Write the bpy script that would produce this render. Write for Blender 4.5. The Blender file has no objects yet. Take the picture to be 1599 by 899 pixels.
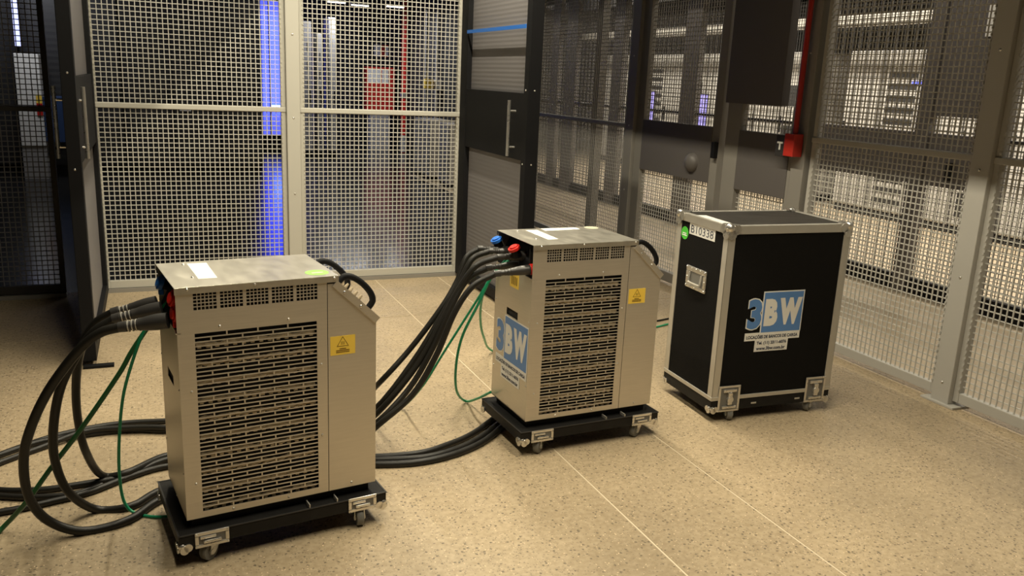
import bpy, math, random
from mathutils import Vector, Matrix
random.seed(7)
C = bpy.context.scene.collection
SC = bpy.context.scene
PI = math.pi

# ---------------------------------------------------------------- camera
F_PX = 1317.0; PITCH = .2412; ROLL = .045; YAW = .4074
cd = bpy.data.cameras.new('camera'); cam = bpy.data.objects.new('camera', cd); C.objects.link(cam)
fw = Vector((math.sin(YAW)*math.cos(PITCH), math.cos(YAW)*math.cos(PITCH), -math.sin(PITCH)))
rr = Vector((math.cos(YAW), -math.sin(YAW), 0)); uu = rr.cross(fw)
r2 = math.cos(ROLL)*rr + math.sin(ROLL)*uu; u2 = -math.sin(ROLL)*rr + math.cos(ROLL)*uu
M = Matrix((( r2.x, u2.x, -fw.x), (r2.y, u2.y, -fw.y), (r2.z, u2.z, -fw.z))).to_4x4()
M.translation = Vector((0, 0, 1.6)); cam.matrix_world = M
cd.sensor_width = 36; cd.lens = F_PX/1599*36; cd.clip_start = .05; cd.clip_end = 100
SC.camera = cam
# ---------------------------------------------------------------- world, exposure
w = bpy.data.worlds.new('world'); SC.world = w; w.use_nodes = True
bg = w.node_tree.nodes['Background']; bg.inputs[0].default_value = (1, .95, .9, 1); bg.inputs[1].default_value = .004
SC.view_settings.view_transform = 'Standard'; SC.view_settings.look = 'None'
SC.view_settings.gamma = 1; SC.view_settings.exposure = 0.12
SC.view_settings.use_curve_mapping = False

# light strengths (W) used by the lamp builders below
LAMP_CAGE = 150; LAMP_LEFT = 95; LAMP_AISLE = 75; LAMP_BRIGHT = 560; LAMP_DARK = 16
WARM = (1, .90, .68)
HALL = (1, .90, .74)

# ---------------------------------------------------------------- helpers
def mat(name, col, rough=.5, metal=0, emit=0, bump=0, bscale=200, var=0, vscale=6, aniso=None, alpha=1, trans=0, spec=None):
    m = bpy.data.materials.new(name); m.use_nodes = True
    nt = m.node_tree; b = nt.nodes['Principled BSDF']
    b.inputs['Base Color'].default_value = (*col, 1); b.inputs['Roughness'].default_value = rough
    b.inputs['Metallic'].default_value = metal
    if spec is not None: b.inputs['Specular IOR Level'].default_value = spec
    if emit:
        b.inputs['Emission Color'].default_value = (*col, 1); b.inputs['Emission Strength'].default_value = emit
    tc = nt.nodes.new('ShaderNodeTexCoord')
    if var:
        n = nt.nodes.new('ShaderNodeTexNoise'); n.inputs['Scale'].default_value = vscale; n.inputs['Detail'].default_value = 5
        mp = nt.nodes.new('ShaderNodeMapping'); nt.links.new(tc.outputs['Object'], mp.inputs[0])
        if aniso: mp.inputs['Scale'].default_value = aniso
        nt.links.new(mp.outputs[0], n.inputs['Vector'])
        mx = nt.nodes.new('ShaderNodeMix'); mx.data_type = 'RGBA'
        mx.inputs[6].default_value = (*[c*(1-var) for c in col], 1); mx.inputs[7].default_value = (*[min(1, c*(1+var)) for c in col], 1)
        nt.links.new(n.outputs['Fac'], mx.inputs[0]); nt.links.new(mx.outputs[2], b.inputs['Base Color'])
        if metal:
            mr = nt.nodes.new('ShaderNodeMapRange'); mr.inputs[3].default_value = rough-.08; mr.inputs[4].default_value = rough+.1
            nt.links.new(n.outputs['Fac'], mr.inputs[0]); nt.links.new(mr.outputs[0], b.inputs['Roughness'])
    if bump:
        n2 = nt.nodes.new('ShaderNodeTexNoise'); n2.inputs['Scale'].default_value = bscale; n2.inputs['Detail'].default_value = 3
        nt.links.new(tc.outputs['Object'], n2.inputs['Vector'])
        bp = nt.nodes.new('ShaderNodeBump'); bp.inputs['Strength'].default_value = bump; bp.inputs['Distance'].default_value = .002
        nt.links.new(n2.outputs['Fac'], bp.inputs['Height']); nt.links.new(bp.outputs[0], b.inputs['Normal'])
    if alpha < 1: b.inputs['Alpha'].default_value = alpha
    if trans: b.inputs['Transmission Weight'].default_value = trans
    return m

def terrazzo(name, base, dark=.35, rough=.42):
    m = bpy.data.materials.new(name); m.use_nodes = True; nt = m.node_tree; L = nt.links.new; N = nt.nodes.new
    b = nt.nodes['Principled BSDF']; tc = N('ShaderNodeTexCoord')
    def noise(sc, det=6):
        n = N('ShaderNodeTexNoise'); n.inputs['Scale'].default_value = sc; n.inputs['Detail'].default_value = det
        L(tc.outputs['Object'], n.inputs['Vector']); return n
    def ramp(src, a, b_, c0, c1):
        r = N('ShaderNodeValToRGB'); r.color_ramp.elements[0].position = a; r.color_ramp.elements[1].position = b_
        r.color_ramp.elements[0].color = (*c0, 1); r.color_ramp.elements[1].color = (*c1, 1); L(src, r.inputs[0]); return r
    n1 = noise(1.6); n2 = noise(45, 4)
    r1 = ramp(n1.outputs['Fac'], .3, .72, [c*.80 for c in base], [min(1, c*1.14) for c in base])
    r2_ = ramp(n2.outputs['Fac'], .35, .68, (.84, .82, .78), (1.06, 1.06, 1.06))
    mul = N('ShaderNodeMix'); mul.data_type = 'RGBA'; mul.blend_type = 'MULTIPLY'; mul.inputs[0].default_value = 1
    L(r1.outputs[0], mul.inputs[6]); L(r2_.outputs[0], mul.inputs[7])
    cur = mul.outputs[2]
    def specks(sc, thr, rnd, col, cur):
        v = N('ShaderNodeTexVoronoi'); v.inputs['Scale'].default_value = sc
        wn = noise(170, 2); ws = N('ShaderNodeVectorMath'); ws.operation = 'SCALE'; ws.inputs['Scale'].default_value = .010; L(wn.outputs['Color'], ws.inputs[0])
        dn = N('ShaderNodeVectorMath'); dn.operation = 'ADD'
        L(tc.outputs['Object'], dn.inputs[0]); L(ws.outputs[0], dn.inputs[1]); L(dn.outputs[0], v.inputs['Vector'])
        a = N('ShaderNodeMath'); a.operation = 'LESS_THAN'; a.inputs[1].default_value = thr; L(v.outputs['Distance'], a.inputs[0])
        sp = N('ShaderNodeSeparateColor'); L(v.outputs['Color'], sp.inputs[0])
        g = N('ShaderNodeMath'); g.operation = 'GREATER_THAN'; g.inputs[1].default_value = rnd; L(sp.outputs[0], g.inputs[0])
        mm = N('ShaderNodeMath'); mm.operation = 'MULTIPLY'; L(a.outputs[0], mm.inputs[0]); L(g.outputs[0], mm.inputs[1])
        x = N('ShaderNodeMix'); x.data_type = 'RGBA'; L(mm.outputs[0], x.inputs[0]); L(cur, x.inputs[6]); x.inputs[7].default_value = (*col, 1)
        return x.outputs[2]
    cur = specks(68, .33, .74, [c*dark for c in base], cur)
    cur = specks(120, .36, .70, [c*(dark+.22) for c in base], cur)
    cur = specks(110, .28, .88, [min(1, c*1.6) for c in base], cur)
    L(cur, b.inputs['Base Color'])
    mr = N('ShaderNodeMapRange'); mr.inputs[3].default_value = rough-.08; mr.inputs[4].default_value = rough+.14
    L(n1.outputs['Fac'], mr.inputs[0]); L(mr.outputs[0], b.inputs['Roughness'])
    return m

MT = dict(
    floor=terrazzo('terrazzo_tan', (.465, .368, .242)),
    joint=mat('joint_filler', (.68, .58, .42), .6),
    darkfloor=mat('dark_polished_floor', (.018, .018, .019), .19, bump=.03, bscale=20, var=.3),
    aisle=mat('aisle_floor', (.52, .43, .30), .35, var=.15, vscale=3),
    sub=mat('slab_base', (.1, .09, .08), .9),
    steel=mat('brushed_stainless', (.62, .57, .49), .38, .7, var=.10, vscale=14, aniso=(.6, .6, 10)),
    lid=mat('stainless_lid', (.60, .57, .50), .33, .85, var=.14, vscale=9, aniso=(3, 1, 1)),
    zinc=mat('zinc_plate', (.72, .70, .66), .28, .9, var=.08, vscale=30),
    alu=mat('aluminium_profile', (.58, .555, .50), .42, .6, var=.06, vscale=20),
    black=mat('black_powder_coat', (.006, .006, .007), .6, spec=.2),
    blackin=mat('black_interior', (.006, .006, .006), .8),
    carpet=mat('black_case_laminate', (.007, .0065, .006), .8, bump=.5, bscale=380, spec=.12),
    casetop=mat('scuffed_case_top', (.03, .027, .023), .5, var=.9, vscale=7, aniso=(1, 3, 1), bump=.3, bscale=300),
    dolly=mat('black_painted_board', (.010, .0095, .009), .55, var=.5, vscale=20, bump=.2, bscale=120, spec=.25),
    rubber=mat('black_cable_rubber', (.013, .012, .010), .42, bump=.1, bscale=90, spec=.35),
    grey_rubber=mat('scuffed_cable_rubber', (.05, .047, .043), .42, bump=.1, bscale=90),
    plug=mat('dark_rubber_plug', (.035, .033, .031), .40),
    green=mat('green_cable', (.010, .30, .14), .4), green2=mat('dark_green_cable', (.02, .11, .035), .4),
    red=mat('red_plastic', (.65, .02, .012), .35), blue=mat('blue_plastic', (.02, .16, .62), .35),
    white=mat('white_sticker', (.80, .79, .75), .5), logoblue=mat('logo_blue', (.10, .24, .55), .45),
    ink=mat('dark_ink', (.03, .04, .08), .6), yellow=mat('yellow_sticker', (.95, .66, .09), .45),
    brown=mat('sticker_print', (.20, .11, .01), .6), lime=mat('green_sticker', (.08, .55, .05), .45),
    palegreen=mat('pale_green_sticker', (.30, .58, .12), .45),
    cream=mat('cream_element', (.50, .41, .28), .55, .2, var=.3, vscale=60),
    fence=mat('light_grey_fence_paint', (.50, .485, .43), .42), rfence=mat('shaded_grey_fence_paint', (.45, .435, .40), .42), wire=mat('galvanised_wire', (.56, .545, .50), .4, .15),  # rfence: fence paint darkened to stand in for shade on the right
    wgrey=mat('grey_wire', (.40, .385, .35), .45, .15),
    dpanel=mat('dark_grey_door_panel', (.115, .105, .10), .5), gpost=mat('mid_grey_post', (.27, .255, .23), .42, .1),
    dwire=mat('dark_wire', (.16, .155, .15), .5), dframe=mat('dark_frame', (.03, .028, .027), .45),
    twall=mat('grey_ribbed_sheet', (.20, .19, .195), .5, alpha=.93), 
    wheel=mat('grey_caster_wheel', (.16, .155, .14), .45), pipe=mat('red_pipe', (.42, .025, .015), .4),
    wall=mat('painted_wall', (.30, .28, .25), .8), dwall=mat('dark_wall', (.022, .021, .022), .8),
    ceil=mat('ceiling_paint', (.06, .058, .055), .9), rackb=mat('black_rack', (.02, .02, .022), .45),
    rackl=mat('light_grey_rack', (.55, .54, .51), .45), rackd=mat('rack_slot', (.03, .03, .03), .5),
    lamp=mat('lamp_white', (1, .95, .85), .5, emit=8), bluelamp=mat('blue_led', (.12, .15, .9), .5, emit=.9),
    violet=mat('violet_led', (.38, .34, 1), .5, emit=1.0), cyan=mat('cyan_led', (.35, .6, 1), .5, emit=6),
    redpaint=mat('red_paint', (.55, .02, .015), .4), greycab=mat('grey_cabinet', (.36, .35, .34), .5),
    navy=mat('navy_panel', (.02, .05, .14), .5),
)

ORG = {}
def org(o):
    while o is not None:
        if o.name in ORG: return ORG[o.name]
        o = o.parent
    return Vector((0, 0, 0))

class MB:
    def __init__(s): s.v = []; s.f = []; s.sm = False
    def add(s, vs, fs):
        n = len(s.v); s.v += [tuple(v) for v in vs]; s.f += [tuple(i+n for i in f) for f in fs]
    def box(s, x0, x1, y0, y1, z0, z1):
        s.add([(x0,y0,z0),(x1,y0,z0),(x1,y1,z0),(x0,y1,z0),(x0,y0,z1),(x1,y0,z1),(x1,y1,z1),(x0,y1,z1)],
              [(0,3,2,1),(4,5,6,7),(0,1,5,4),(1,2,6,5),(2,3,7,6),(3,0,4,7)]); return s
    def prism(s, poly, ax, a0, a1):          # poly: 2-D points in the two other axes, extruded along ax
        def mk(p, a): q = list(p); q.insert(ax, a); return tuple(q)
        n = len(poly); s.add([mk(p, a0) for p in poly]+[mk(p, a1) for p in poly],
            [tuple(range(n))[::-1], tuple(range(n, 2*n))]+[(i, (i+1) % n, n+(i+1) % n, n+i) for i in range(n)]); return s
    def tube(s, pts, r, n=8, caps=True):
        pts = [Vector(p) for p in pts]; rs = r if isinstance(r, (list, tuple)) else [r]*len(pts)
        vs = []; up = None
        for i, p in enumerate(pts):
            t = (pts[min(i+1, len(pts)-1)]-pts[max(i-1, 0)]).normalized()
            if up is None: up = Vector((0, 0, 1)) if abs(t.z) < .9 else Vector((1, 0, 0))
            a = t.cross(up).normalized(); up = a.cross(t).normalized()
            for k in range(n):
                th = 2*PI*k/n; vs.append(p+rs[i]*(math.cos(th)*a+math.sin(th)*up))
        fs = [(i*n+k, i*n+(k+1) % n, (i+1)*n+(k+1) % n, (i+1)*n+k) for i in range(len(pts)-1) for k in range(n)]
        if caps: fs += [tuple(range(n))[::-1], tuple(range((len(pts)-1)*n, len(pts)*n))]
        s.add(vs, fs); return s
    def cyl(s, c, ax, r, h, n=20, r1=None):
        c = Vector(c); ax = Vector(ax).normalized(); return s.tube([c, c+ax*h], [r, r if r1 is None else r1], n)
    def dome(s, c, ax, r, h, n=8):
        c = Vector(c); ax = Vector(ax).normalized()
        return s.tube([c, c+ax*h*.5, c+ax*h*.86, c+ax*h], [r, r*.87, r*.5, r*.02], n)
    def build(s, name, m, parent=None, bevel=0, smooth=False, seg=2):
        me = bpy.data.meshes.new(name); O = org(parent)
        me.from_pydata([(v[0]-O.x, v[1]-O.y, v[2]-O.z) for v in s.v], [], s.f); me.update()
        me.materials.append(MT[m] if isinstance(m, str) else m)
        if smooth: me.polygons.foreach_set('use_smooth', [True]*len(me.polygons))
        o = bpy.data.objects.new(name, me); C.objects.link(o)
        if parent is not None: o.parent = parent
        if bevel:
            b = o.modifiers.new('bevel', 'BEVEL'); b.width = bevel; b.segments = seg; b.limit_method = 'ANGLE'
        if smooth:
            e = o.modifiers.new('edges', 'EDGE_SPLIT'); e.split_angle = math.radians(40)
        return o

def thing(name, label, cat, loc=(0,0,0), rz=0, group=None, local=False):
    o = bpy.data.objects.new(name, None); C.objects.link(o); o.empty_display_size = .1
    o.location = loc; o.rotation_euler = (0, 0, rz); o['label'] = label; o['category'] = cat
    if group: o['group'] = group
    ORG[o.name] = Vector((0, 0, loc[2])) if local else Vector(loc)
    return o
def tag(o, label, cat, group=None):
    o['label'] = label; o['category'] = cat
    if group: o['group'] = group
    return o
def struct(o): o['kind'] = 'structure'; return o
def stuff(o): o['kind'] = 'stuff'; return o
def box(*a): return MB().box(*a)

def text_mesh(name, s, w, h, m, parent, O, R, U, off=.0, th=.0006, shear=0, grow=0.0):
    cu = bpy.data.curves.new('t', 'FONT'); cu.body = s; cu.size = 1; cu.offset = off; cu.resolution_u = 3; cu.shear = shear
    t = bpy.data.objects.new('t', cu); C.objects.link(t); dg = bpy.context.evaluated_depsgraph_get()
    me = bpy.data.meshes.new_from_object(t.evaluated_get(dg)); bpy.data.objects.remove(t); 
    xs = [v.co.x for v in me.vertices]; ys = [v.co.y for v in me.vertices]
    x0, x1, y0, y1 = min(xs), max(xs), min(ys), max(ys)
    O = Vector(O)-org(parent); R = Vector(R); U = Vector(U); Nn = R.cross(U)
    for v in me.vertices:
        a = (v.co.x-x0)/(x1-x0)*(w+2*grow)-grow; b = (v.co.y-y0)/(y1-y0)*(h+2*grow)-grow
        v.co = O+R*a+U*b+Nn*th
    me.name = name; me.materials.clear(); me.materials.append(MT[m])
    o = bpy.data.objects.new(name, me); C.objects.link(o); o.parent = parent
    return o

def catmull(pts, k=6):
    P_ = [Vector(p) for p in pts]; P_ = [2*P_[0]-P_[1]]+P_+[2*P_[-1]-P_[-2]]; out = []
    for i in range(1, len(P_)-2):
        a, b, c, d = P_[i-1:i+3]
        for j in range(k):
            t = j/k; out.append(.5*((2*b)+(c-a)*t+(2*a-5*b+4*c-d)*t*t+(3*b-a-3*c+d)*t**3))
    out.append(P_[-2]); return out

# a box in a vertical plane: axis 'y' = plane y=pos running along x; axis 'x' = plane x=pos running along y
def pb(m, axis, pos, a0, a1, d0, d1, z0, z1):
    if axis == 'y': return m.box(a0, a1, pos+d0, pos+d1, z0, z1)
    return m.box(pos+d0, pos+d1, a0, a1, z0, z1)
def pl(axis, pos, a, z): return (a, pos, z) if axis == 'y' else (pos, a, z)

# ================================================================ THE SETTING
H_CEIL = 3.6
# floor: sub-slab with large terrazzo slabs as children and paler joint strips
fl = MB().box(-7, 3.97, -5, 6.55, -.12, -.035).build('floor', 'sub'); struct(fl)
YB = [-5, 5.388, 6.55]
XB = [-7, -1.0, 1.594, 2.119, 3.97]
g = .004
for i in range(len(XB)-1):
    for j in range(len(YB)-1):
        box(XB[i]+(g if i else 0), XB[i+1]-(g if i < len(XB)-2 else 0), YB[j]+(g if j else 0), YB[j+1]-(g if j < len(YB)-2 else 0), -.035, 0).build('floor_slab', 'floor', fl)
for x in XB[2:-1]: box(x-g, x+g, -5, 6.55, -.034, -.0012).build('joint_strip', 'joint', fl)
for y in YB[1:-1]: box(-1, 3.97, y-g*.7, y+g*.7, -.034, -.0014).build('joint_strip', 'joint', fl)
struct(box(-9, 3.93, 6.55, 22, -.12, 0).build('floor_dark_hall', 'darkfloor'))
struct(box(3.97, 14, -5, 6.55, -.12, 0).build('floor_aisle', 'aisle'))
struct(box(3.93, 14, 6.55, 13.6, -.12, 0).build('floor_far_aisle', 'aisle'))
struct(box(-9, 14, -5, 22, H_CEIL, H_CEIL+.1).build('ceiling', 'ceil'))
struct(box(-9, 14, -5.1, -5, 0, H_CEIL).build('wall_rear', 'wall'))
struct(box(-9.1, -9, -5, 22, 0, H_CEIL).build('wall_left', 'dwall'))
struct(box(-9, 5.1, 19.6, 19.7, 0, H_CEIL).build('wall_far', 'dwall'))
struct(box(5.2, 14, 22, 22.1, 0, H_CEIL).build('wall_far_aisle', 'wall'))
struct(box(5.1, 5.2, 13.6, 22, 0, H_CEIL).build('wall_partition', 'dwall'))
struct(box(14, 14.1, -5, 22, 0, H_CEIL).build('wall_right', 'wall'))

struct(box(3.93, 5.15, 13.6, 22, -.12, 0).build('floor_dark_hall', 'darkfloor')); struct(box(5.15, 14, 13.6, 22, -.12, 0).build('floor_far_aisle', 'aisle'))

# ---------------------------------------------------------------- lamps: deep trough luminaires, open below, their sides cut the light off
def trough(name, label, x, y0, y1, z, power, col, half=.351, deep=.36, src=.02, group=None, m='black'):
    t = thing(name, label, 'light fixture', (x, (y0+y1)/2, z), group=group)
    b = MB(); b.box(x-half-.01, x-half, y0, y1, z, z+deep); b.box(x+half, x+half+.01, y0, y1, z, z+deep)
    b.box(x-half-.01, x+half+.01, y0, y1, z+deep+.001, z+deep+.02)
    b.box(x-half, x+half, y0, y0+.01, z, z+deep); b.box(x-half, x+half, y1-.01, y1, z, z+deep); b.build('housing', m, t)
    r = MB()
    for yy in (y0+.3, y1-.3): r.tube([(x, yy, z+deep+.02), (x, yy, H_CEIL)], .006, 6)
    r.build('hanger_rod', 'alu', t)
    ld = bpy.data.lights.new('tube', 'AREA'); ld.shape = 'RECTANGLE'; ld.size = src; ld.size_y = y1-y0-.1
    ld.energy = power; ld.color = col
    lo = bpy.data.objects.new('tube', ld); C.objects.link(lo); lo.parent = t; lo.location = (0, 0, deep-.01)
    return t
trough('trough_light', 'long black trough light over the right half of the cage', 1.9, 1.2, 6.2, 2.8, LAMP_CAGE, WARM)
trough('trough_light', 'long black trough light over the left half of the cage', .25, 1.2, 6.2, 2.8, LAMP_LEFT, WARM)
trough('trough_light', 'long trough light over the aisle behind the right mesh fence', 4.95, 0, 13, 2.95, LAMP_AISLE, HALL, src=.03)
trough('trough_light', 'long trough light over the bright rack hall', 7.6, 2, 16, 3.0, LAMP_BRIGHT, HALL, half=.5, src=.3)
# lamps of the dark hall, lit strips seen at the top of the photograph
for (x, y, pw) in ((3.25, 16.2, 1), (3.75, 16.5, 1), (4.35, 16.2, 1)):
    t = thing('strip_light', 'lit ceiling strip in the dark hall, %s' % {3.25: 'leftmost of three above the racks', 3.75: 'middle one of three above the racks', 4.35: 'rightmost of three, left of the red pipe'}[x], 'light fixture', (x, y, 2.83), group='ceiling strips of the dark hall')
    box(x-.17, x+.17, y-.04, y+.04, 2.845, 2.88).build('housing', 'greycab', t)
    box(x-.16, x+.16, y-.03, y+.03, 2.83, 2.845).build('diffuser', 'lamp', t)
    MB().tube([(x, y, 2.88), (x, y, H_CEIL)], .006, 6).build('hanger_rod', 'alu', t)
    ld = bpy.data.lights.new('tube', 'AREA'); ld.shape = 'RECTANGLE'; ld.size = .3; ld.size_y = .1; ld.energy = LAMP_DARK; ld.color = (.9, .92, 1)
    lo = bpy.data.objects.new('tube', ld); C.objects.link(lo); lo.parent = t; lo.location = (0, 0, -.01)

t = thing('strip_light', 'unseen strip lamp added to light the low grey cabinets of the dark hall', 'light fixture', (2.6, 12.3, 3.3))  # extra lamp out of view, added to light the grey cabinets
box(2.56, 2.64, 11.3, 13.3, 3.315, 3.36).build('housing', 'greycab', t); box(2.57, 2.63, 11.32, 13.28, 3.30, 3.315).build('diffuser', 'lamp', t)
MB().tube([(2.6, 12.3, 3.36), (2.6, 12.3, H_CEIL)], .006, 6).build('hanger_rod', 'alu', t)
ld = bpy.data.lights.new('tube', 'AREA'); ld.shape = 'RECTANGLE'; ld.size = .06; ld.size_y = 1.9; ld.energy = 20; ld.color = (.95, .95, 1)
lo = bpy.data.objects.new('tube', ld); C.objects.link(lo); lo.parent = t; lo.location = (0, 0, -.01)

# ================================================================ FENCES
def wires(axis, pos, a0, a1, z0, z1, pitch=.0338, r=.0025):
    m = MB(); n = round((a1-a0)/pitch); k = round((z1-z0)/pitch)
    for i in range(1, n):
        a = a0+(a1-a0)*i/n; pb(m, axis, pos, a-r, a+r, -.002-r, -.002+r, z0, z1)
    for j in range(1, k):
        z = z0+(z1-z0)*j/k; pb(m, axis, pos, a0, a1, .002-r, .002+r, z-r, z+r)
    return m
def bay(label, axis, pos, a0, a1, z0=.03, z1=2.75, rail=1.316, fw_=.035, fm='fence', wm='wire', pitch=.0338, r=.0029, bottom=.055, group=None, edge=True, railm=None):
    t = thing('mesh_fence_panel', label, 'fence', pl(axis, pos, (a0+a1)/2, z0), group=group)
    stuff(wires(axis, pos, a0+fw_, a1-fw_, z0+bottom, z1-fw_, pitch, r).build('wire_mesh', wm, t))
    for a in (a0, a1-fw_): pb(MB(), axis, pos, a, a+fw_, -.02, .02, z0, z1).build('frame_stile', fm, t, .003)
    pb(MB(), axis, pos, a0+fw_, a1-fw_, -.019, .019, z0, z0+bottom).build('bottom_rail', fm, t, .003)
    pb(MB(), axis, pos, a0+fw_, a1-fw_, -.019, .019, z1-fw_, z1).build('top_rail', fm, t, .003)
    if rail: pb(MB(), axis, pos, a0, a1, -.028, .028, rail-.017, rail+.017).build('middle_rail', railm or fm, t, .004)
    if edge:       # the bent wire ends that hook over the frame, a row of small studs
        s = MB(); n = round((z1-z0-bottom-fw_)/pitch)
        for i in range(n):
            z = z0+bottom+pitch*i+.01
            for a in (a0+fw_-.009, a1-fw_+.001): pb(s, axis, pos, a, a+.008, -.025, -.019, z, z+.012)
        stuff(s.build('wire_hooks', fm, t))
    return t
def post(label, axis, pos, a0, a1, m='fence', d=.05, z1=2.85, foot=True, group=None):
    t = thing('fence_post', label, 'post', pl(axis, pos, (a0+a1)/2, 0), group=group)
    pb(MB(), axis, pos, a0, a1, -d, d, 0, z1).build('upright', m, t, .004)
    if foot: pb(MB(), axis, pos, a0-.05, a1+.05, -d-.02, d+.02, 0, .012).build('foot_plate', m, t, .002)
    b = MB()
    nrm = (0, -1, 0) if axis == 'y' else (-1, 0, 0)
    for z in (.12, .7, 1.26, 1.85, 2.4):
        c = list(pl(axis, pos, (a0+a1)/2, z)); c[1 if axis == 'y' else 0] -= d; b.dome(c, nrm, .008, .005)
    stuff(b.build('bolt_heads', 'zinc', t, smooth=True))
    return t
FY = 6.504; RX = 3.916
# back fence: two bays, kerb, posts
bay('light grey mesh fence panel behind the left load bank, left of the middle post', 'y', FY, -.36, .925)
bay('light grey mesh fence panel between middle post and the open ribbed door', 'y', FY, 1.025, 2.285)
post('light grey middle post between the two back mesh panels', 'y', FY, .927, 1.023, foot=False)
kb = MB().box(-.36, 2.3, FY-.035, FY+.035, .0, .028).build('kerb', 'gpost'); struct(kb)
# left bay, its shade put into dark frame and wire colours
bay('dark mesh fence panel at the far left beyond the black door', 'y', 6.45, -3.2, -.60, fm='dframe', wm='dwire', rail=1.28, bottom=.06)
post('black post at the hinge of the left door', 'y', 6.47, -.47, -.40, m='black', foot=False)
post('black post between back mesh fence and open ribbed door', 'y', FY, 2.29, 2.36, m='black', foot=False)
struct(MB().box(-3.2, -.60, 6.41, 6.49, 0, .028).build('kerb', 'gpost'))

# ---------------------------------------------------------------- the two open doors
def leaf(label, X, y0, y1, th, handle_y, sides, foot=None, name='mesh_door'):
    t = thing('cage_door', label, 'door', (X, y0, .03))
    xa, xb = (X, X+th) if th > 0 else (X+th, X)
    Z1 = 2.6
    box(xa, xb, y0, y0+.075, .03, Z1).build('stile', 'black', t, .003)
    box(xa, xb, y1-.14, y1, .03, Z1).build('stile', 'black', t, .003)
    box(xa, xb, y0+.075, y1-.14, .03, .10).build('bottom_rail', 'black', t, .002)
    box(xa, xb, y0+.075, y1-.14, Z1-.08, Z1).build('top_rail', 'black', t, .002)
    box(xa+.004, xb-.004, y0+.075, y1-.14, 1.08, 1.52).build('middle_panel', 'black', t, .002)
    for k, (z0, z1) in enumerate(((.10, 1.08), (1.52, Z1-.08))):
        m = MB(); n = int((z1-z0)/.03); 
        xc = (xa+xb)/2
        m.box(xc-.004, xc+.004, y0+.075, y1-.14, z0, z1)
        for j in range(n): m.prism([(xc-.004, z0+(z1-z0)*j/n), (xc-.0048, z0+(z1-z0)*(j+.5)/n), (xc-.004, z0+(z1-z0)*(j+1)/n)], 1, y0+.075, y1-.14)
        m.build('ribbed_sheet', 'twall', t)
    for sd in sides:
        hx = xa-.05 if sd < 0 else xb+.022; ex = xa if sd < 0 else xb
        h = MB().tube([(hx, handle_y, 1.10), (hx, handle_y, 1.47)], .011, 10)
        for z in (1.16, 1.40): h.tube([(hx, handle_y, z), (ex, handle_y, z)], .007, 8)
        h.build('pull_handle', 'zinc', t, smooth=True)['label'] = 'long steel bar handle'
    b = MB()
    for z in (.14, 1.06, 1.54, 2.4):
        b.dome(((xa+xb)/2, y0, z), (0, -1, 0), .006, .004); b.dome((xa, y0+.045, z), (-1, 0, 0), .006, .004)
    stuff(b.build('screw_heads', 'zinc', t, smooth=True))
    if foot: box(*foot).build('floor_stop', 'black', t, .002)
    return t
leaf('open black framed door edge-on at the left, steel handles on both faces', -.335, 4.84, 6.44, -.065, 5.0, (-1, 1), foot=(-.40, -.25, 4.80, 4.84, .002, .016))
rl = leaf('open black door with grey ribbed sheets and bar handle, behind middle load bank', 2.27, 5.137, 6.47, .09, 5.33, (-1,))
box(2.26, 2.268, 5.21, 6.32, 1.93, 1.955).build('blue_reflection', 'blue', rl)['label'] = 'painted blue LED reflection across the upper sheet'  # LED reflection on the glossy door, modelled as a blue strip

# ---------------------------------------------------------------- right wall: bays, posts, two closed doors
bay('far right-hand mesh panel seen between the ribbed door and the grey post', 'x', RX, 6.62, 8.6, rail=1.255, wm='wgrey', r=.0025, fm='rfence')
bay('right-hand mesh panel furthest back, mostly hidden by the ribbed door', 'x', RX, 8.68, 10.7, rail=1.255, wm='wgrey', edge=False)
post('grey post at the far end of the right-hand mesh fence', 'x', RX, 8.6, 8.68, 'gpost')
post('grey post left of the door with the round boss', 'x', RX, 6.47, 6.60, 'gpost')
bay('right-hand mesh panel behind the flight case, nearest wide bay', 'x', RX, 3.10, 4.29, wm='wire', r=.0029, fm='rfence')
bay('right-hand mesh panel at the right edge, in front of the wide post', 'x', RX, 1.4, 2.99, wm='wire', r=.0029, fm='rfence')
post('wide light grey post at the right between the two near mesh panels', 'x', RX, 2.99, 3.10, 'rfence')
post('grey post right of the red pipe behind the flight case', 'x', RX, 4.31, 4.43, 'gpost')
post('grey post beyond the frame at the near end of the right fence', 'x', RX, 1.28, 1.39, 'rfence')

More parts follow.
